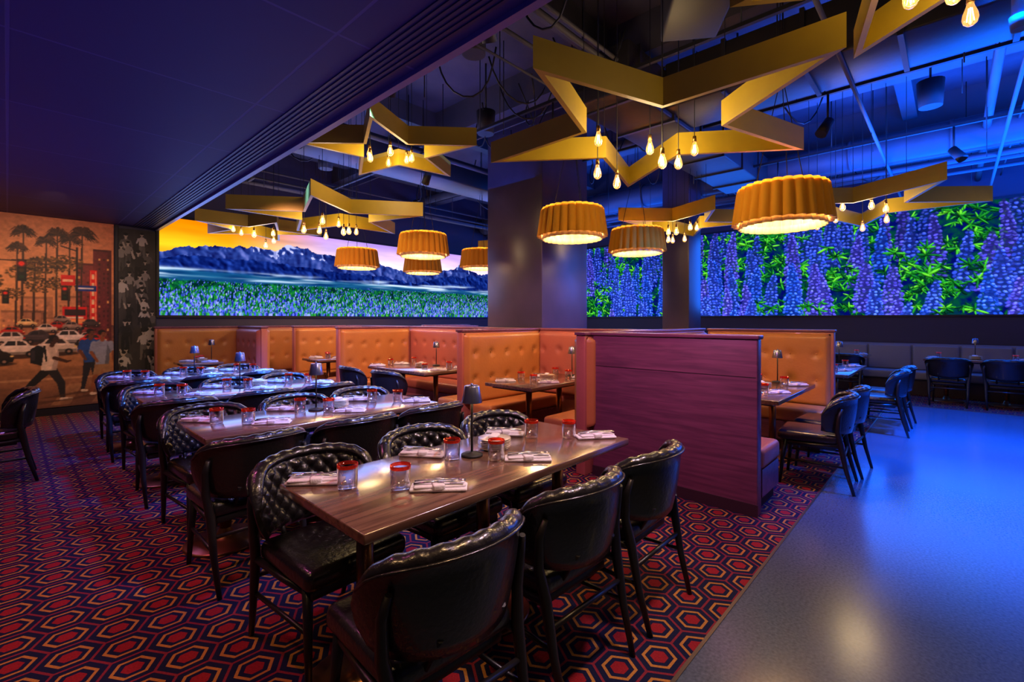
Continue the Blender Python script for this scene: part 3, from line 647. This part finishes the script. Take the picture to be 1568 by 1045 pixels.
chair(7.75,.72,0,.05); chair(8.45,.70,0,-.04)
for y in (-2.05,-1.35,-.62,.06,1.5,2.2):
    chair(10.98,y,-math.pi/2,random.uniform(-.06,.06))
for (ya,yb) in ((-2.35,-1.05),(-.95,.40),(1.2,2.5)):
    twotop(11.15,ya,11.80,yb,[(11.47,ya+.3),(11.47,yb-.3)],1)

# ---------------------------------------------------------------- star chandeliers
G=1.38
def bulb(b,x,y,z,ztop):
    b.tube([(x,y,z+.10),(x,y,ztop)],.0035,'cord',5,False)
    b.tube([(x,y,z+.055),(x,y,z+.10)],[.017,.014],'socket',10)
    b.lathe([(.013,.056),(.018,.035),(.030,.0),(.033,-.022),(.027,-.045),(.012,-.058),(0,-.060)],(x,y,z),'bulb',14)
    for k in range(4):
        a=k*math.pi/2; b.tube([(x+.006*math.cos(a),y+.006*math.sin(a),z+.03),(x+.014*math.cos(a),y+.014*math.sin(a),z-.035)],.0024,'filament',5)
def star(cx,cy,zb,R,rot,hb=.19,nb=6,bulbs=None,energy=14,t=.032):
    e=bpy.data.objects.new('star_chandelier',None); C.objects.link(e); e.location=(cx,cy,zb)
    b=MB(); k=1-t/(.309*R); ri=.382*R*1.04; vs=[];fs=[]
    for i in range(10):
        r=R if i%2==0 else ri; a=math.radians(rot+36*i); c,s=math.cos(a)*r,math.sin(a)*r
        vs+=[(c,s,0),(c,s,hb),(c*k,s*k,hb),(c*k,s*k,0)]
    for i in range(10):
        j=(i+1)%10
        for q in range(4): fs.append((i*4+q,i*4+(q+1)%4,j*4+(q+1)%4,j*4+q))
    b.add(vs,fs,'gold'); b.obj('star_frame',parent=e)
    b=MB()
    for i in range(0,10,2):
        a=math.radians(rot+36*(i+1)); b.tube([(ri*math.cos(a)*.97,ri*math.sin(a)*.97,hb*.9),(ri*math.cos(a)*.97,ri*math.sin(a)*.97,ZC-zb)],.003,'cord',5,False)
    if bulbs is None:
        bulbs=[]
        for i in range(nb):
            a=2*math.pi*(i+random.uniform(-.25,.25))/nb; r=ri*random.uniform(.35,.95); bulbs.append((math.cos(a)*r,math.sin(a)*r,random.uniform(-.22,.02)))
    for (x,y,z) in bulbs: bulb(b,x,y,z,ZC-zb)
    b.lathe([(0,0),(.16,0),(.16,-.04),(0,-.045)],(0,0,ZC-zb),'black',24)
    b.obj('edison_bulbs',parent=e)
    ld=bpy.data.lights.new('bulb_light','POINT'); ld.energy=energy*G*1.15; ld.color=(1,.70,.34); ld.shadow_soft_size=.2
    lo=bpy.data.objects.new('bulb_light',ld); C.objects.link(lo); lo.parent=e; lo.location=(0,0,-.06)
star(3.485,1.767,2.90,1.42,180,bulbs=[(-.30,.28,-.02),(.35,-.22,-.05),(.05,.02,-.06),(.22,.0,-.12),(-.02,-.12,-.22),(.20,-.15,-.18),(-.02,.28,-.30),(-.22,.34,-.25)],energy=20)
star(2.99,-.06,3.18,1.0,33,bulbs=[(.12,.22,-.10),(.02,.06,-.20),(-.05,-.12,-.26),(.3,.0,-.2),(-.2,.2,-.25)],energy=9)
star(3.09,4.82,3.40,1.05,10,hb=.2,nb=6,energy=14)
star(3.20,6.50,2.90,1.33,17,nb=8,energy=14)
star(2.9,8.6,2.95,1.0,50,nb=6,energy=9)
star(7.1,3.10,2.90,1.12,155,nb=7,energy=12)
star(7.70,.95,2.90,1.40,148,nb=7,energy=14)
star(7.9,-2.0,2.90,1.40,115,nb=7,energy=10)
star(7.6,6.6,2.95,1.1,60,nb=6,energy=10)
star(4.6,-2.4,2.9,1.3,30,nb=6,energy=7)

# ---------------------------------------------------------------- fluted pendants
def pendant_mesh():
    b=MB(); nf=26; n=nf*12; HP=.33
    fl=lambda t,z:.955+.095*abs(math.sin(nf*t/2))**.8
    b.lathe([(.335,HP),(.352,HP-.03),(.368,.18),(.384,.06),(.392,0)],(0,0,0),'felt',n,fl)
    b.lathe([(.392,0),(.382,.0),(.374,.06),(.345,HP-.03)],(0,0,0),'diffuser',n,fl)
    b.lathe([(.335,HP),(.30,HP+.004),(0,HP+.004)],(0,0,0),'felt',n,lambda t,z:fl(t,z) if z<HP+.002 else 1)
    b.lathe([(.33,.03),(.345,-.035),(.337,-.035),(.32,.03)],(0,0,0),'diffuser',n,lambda t,z:.96+.07*abs(math.sin(nf*t/2)))
    for i in range(3):
        a=i*2.094; b.tube([(.22*math.cos(a),.22*math.sin(a),HP),(.03*math.cos(a),.03*math.sin(a),1.2),(.0,0,ZC-2.40)],.004,'cord',5,False)
    for i in range(4):
        a=i*math.pi/2+.4; x,y=.13*math.cos(a),.13*math.sin(a)
        b.tube([(x,y,.16),(x,y,HP)],.014,'socket',8); b.lathe([(.012,.16),(.03,.12),(.033,.09),(.02,.06),(0,.055)],(x,y,0),'lampglow',12)
    b.lathe([(0,ZC-2.40),(.07,ZC-2.40),(.07,ZC-2.44),(0,ZC-2.445)],(0,0,0),'black',20)
    return b.mesh('fluted_pendant_lamp')
PM=pendant_mesh()
for (x,y,z) in ((4.72,1.12,2.31),(4.5,3.25,2.42),(4.46,6.08,2.47),(4.5,8.2,2.45),(6.19,3.33,2.43),(6.0,8.2,2.46),(6.1,6.5,2.44)):
    o=place(PM,'fluted_pendant_lamp',(x,y,z))
    ld=bpy.data.lights.new('pendant_bulb','POINT'); ld.energy=40*G; ld.color=(1,.68,.32); ld.shadow_soft_size=.10
    l=bpy.data.objects.new('pendant_bulb',ld); C.objects.link(l); l.parent=o; l.location=(0,0,.10)

# ---------------------------------------------------------------- ceiling services
b=MB()
for x in (2.9,5.0,7.6,9.8,12.1): b.box((x-.12,Y0,ZC-.45),(x+.12,Y1,ZC),'beam')
for y in (-2.5,.5,3.1,6.4,9.2): b.box((SX,y-.09,ZC-.30),(X1,y+.09,ZC),'beam')
b.obj('ceiling_beams')
b=MB(); b.rbox((4.2,2.35,3.75),(9.0,3.05,4.25),'duct',.02,2); b.rbox((5.0,-.6,3.80),(5.75,2.35,4.3),'duct',.02,2); b.rbox((2.2,6.2,3.8),(9.0,6.8,4.2),'duct',.02,2)
for x in np.arange(4.4,9.0,.8): b.box((x,2.33,3.73),(x+.04,3.07,4.27),'duct')
for y in np.arange(-.4,2.3,.7): b.box((4.98,y,3.78),(5.77,y+.04,4.32),'duct')
b.obj('air_duct')
b=MB(); b.tube([(6.95,-3.8,4.35),(6.95,9.8,4.35)],.09,'beam',20); b.tube([(9.3,-3.8,4.1),(9.3,9.8,4.1)],.22,'beam',20)
for y in np.arange(-3.6,9.6,1.2): b.tube([(9.3,y,4.1),(9.3,y+.04,4.1)],.235,'beam',20)
b.obj('round_air_duct')
b=MB()
for i in range(30):
    if random.random()<.5: y=random.choice([random.uniform(-3.5,3.2),random.uniform(5.7,9.5)]); z=random.uniform(3.75,4.4); b.tube([(SX+.05,y,z),(X1-.05,y,z)],random.choice([.012,.02,.03,.045]),'beam',8)
    else: x=random.choice([random.uniform(2,5.1),random.uniform(9,12)]); z=random.uniform(3.75,4.4); b.tube([(x,Y0+.05,z),(x,Y1-.05,z)],random.choice([.012,.02,.03,.045]),'beam',8)
for i in range(110):
    x=random.uniform(2,12);y=random.uniform(-3,9); b.tube([(x,y,random.uniform(3.6,4.2)),(x,y,ZC)],.006,'black',5)
for i in range(46):
    x=random.uniform(2,11);y=random.uniform(-2,8); a_=random.uniform(0,3.14); pts=[(x+math.cos(a_)*.7*t+.08*math.sin(6*t),y+math.sin(a_)*.7*t,4.3-.45*math.sin(math.pi*t)) for t in np.linspace(0,1,10)]; b.tube(pts,.010,'black',5)
for (x,y) in ((3.9,.3),(2.6,1.0),(3.0,3.3),(6.0,1.9),(7.4,.2),(2.5,5.3),(4.4,4.6),(3.6,7.6)):
    b.tube([(x,y,3.95),(x,y,4.25)],[.11,.13],'black',20); b.tube([(x,y,4.25),(x,y,ZC)],.012,'black',6)
b.tube([(5.0,-.35,4.5),(5.0,-.35,3.65)],.045,'beam',12); b.tube([(5.0,-.35,3.65),(5.0,-.35,3.55)],[.06,.05],'beam',12)
b.obj('ceiling_pipes')
b=MB(); b.rbox((-.26,-.2,-.19),(.26,.2,.19),'black',.02,2); b.box((-.22,-.206,-.15),(.22,-.198,.15),'duct'); b.tube([(0,0,.19),(0,0,1.0)],.02,'black',8); b.lathe([(.0,0),(.09,.0),(.12,-.01),(.13,0)],(0,-.2,0),'black',16)
sp_=b.mesh('ceiling_speaker'); place(sp_,'ceiling_speaker',(3.25,1.30,3.72),.6)
b=MB(); b.tube([(0,0,0),(0,0,.30)],.012,'black',8); b.tube([(0,-.02,.02),(0,.10,-.14)],[.05,.058],'black',16)
TS=b.mesh('track_spotlight')
for (x,y) in ((2.3,2.4),(2.3,3.6),(2.3,5.6),(4.2,3.3),(2.3,.9),(4.2,5.6),(6.1,1.0),(8.2,2.0),(6.1,-.8),(8.2,0),(2.3,7.4)):
    place(TS,'track_spotlight',(x,y,3.60),random.uniform(0,6.2))
b=MB()
for x in (2.3,4.2,6.1,8.2):
    y1_=4.2 if x==6.1 else (3.3 if x==8.2 else Y1-.3)
    b.box((x-.02,Y0+.2,3.90),(x+.02,y1_,3.935),'black')
    for y in np.arange(-3.5,y1_,1.6): b.tube([(x,y,3.93),(x,y,ZC)],.006,'black',5)
b.obj('lighting_track')

# ---------------------------------------------------------------- lights
def look(o,t):
    d=Vector(t)-Vector(o.location); o.rotation_euler=d.to_track_quat('-Z','Y').to_euler()
def area(name,loc,tgt,sx,sy,col,e):
    l=bpy.data.lights.new(name,'AREA'); l.shape='RECTANGLE'; l.size=sx;l.size_y=sy;l.color=col;l.energy=e*G
    o=bpy.data.objects.new(name,l); C.objects.link(o); o.location=loc; look(o,tgt); return o
def spot(loc,tgt,col,e,ang=60,bl=.6,sz=.08):
    l=bpy.data.lights.new('track_spot_beam','SPOT'); l.color=col;l.energy=e*G;l.spot_size=math.radians(ang);l.spot_blend=bl;l.shadow_soft_size=sz
    o=bpy.data.objects.new('track_spot_beam',l); C.objects.link(o); o.location=loc; look(o,tgt); return o
BLUE=(.0,.12,1.0);MAG=(1,.18,.50);PUR=(.55,.24,1.0);WARM=(1,.58,.25)
area('screen_glow_flowers',(X1-.12,2.5,2.6),(0,2.5,2.6),9,2.0,(.01,.14,1.0),200)
area('screen_glow_landscape',(6.0,Y1-.12,2.4),(6.0,0,2.4),8,1.6,(.25,.36,1.0),80)
for (x,y,e) in ((5.0,-.3,2400),(6.8,-.6,4200),(8.8,-.5,2600)): spot((x,y,4.0),(x+.2,y+.1,0),(.0,.10,1.0),e,62,.9,.2)
spot((5.0,-1.6,3.6),(5.95,4.36,1.5),BLUE,1300,22,.9,.1)
area('blue_uplight',(8.8,-1.0,3.5),(9.0,-.7,9),5,4,(.0,.10,1),800)
area('blue_uplight',(9.0,6.0,3.5),(9.0,6.0,9),4,4,(.0,.11,1),160)
area('blue_uplight',(4.2,6.5,3.55),(4.2,6.5,9),2.5,4,(.04,.16,1.0),40)
spot((2.0,.6,2.95),(1.7,1.7,.7),(1.0,.66,.80),115,75,.8,.12)
spot((1.9,1.5,2.85),(3.8,1.7,.6),(1,.34,.75),140,70,.8,.12)
spot((2.3,2.4,3.5),(2.1,3.5,.7),(.34,.34,1.0),650,60,.8,.12)
spot((2.3,3.9,3.5),(2.2,5.2,.7),(.05,.18,1),1700,62,.8,.12)
spot((2.3,5.6,3.5),(2.2,6.9,.7),(.05,.18,1),1700,62,.8,.12)
spot((2.0,3.4,2.8),(4.6,5.2,.9),(1,.45,.38),190,85,.9,.12)
spot((2.0,6.0,2.8),(4.6,8.2,.9),(1,.45,.38),170,85,.9,.12)
for (x,y,c,e) in ((.2,2.6,MAG,42),(.1,4.4,MAG,50),(-.6,3.2,WARM,46),(-.4,1.2,WARM,38),(.2,6.4,PUR,75),(1.2,.6,WARM,80),(-1.4,5.2,WARM,38)):
    spot((x,y,2.97),(x,y,0),c,e,120,1,.12)
spot((.4,7.9,2.97),(.4,10,1.5),(1,.66,.42),115,100,1,.12); spot((-1.2,7.9,2.97),(-1.2,10,1.5),(1,.66,.42),95,100,1,.12)
area('soffit_wash',(0.4,4.5,2.2),(.4,4.5,9),3,7,(.07,.06,1.0),13)
W=bpy.data.worlds.new('world'); S.world=W; W.use_nodes=True; W.node_tree.nodes['Background'].inputs[0].default_value=(.05,.04,.16,1); W.node_tree.nodes['Background'].inputs[1].default_value=.3
# ---------------------------------------------------------------- camera
cd=bpy.data.cameras.new('camera'); cd.sensor_width=36; cd.lens=16.6; cd.shift_y=-.0207; cd.clip_start=.05
co=bpy.data.objects.new('camera',cd); C.objects.link(co); co.location=(0,0,1.45); co.rotation_euler=(math.pi/2,0,math.radians(-46.9)); S.camera=co
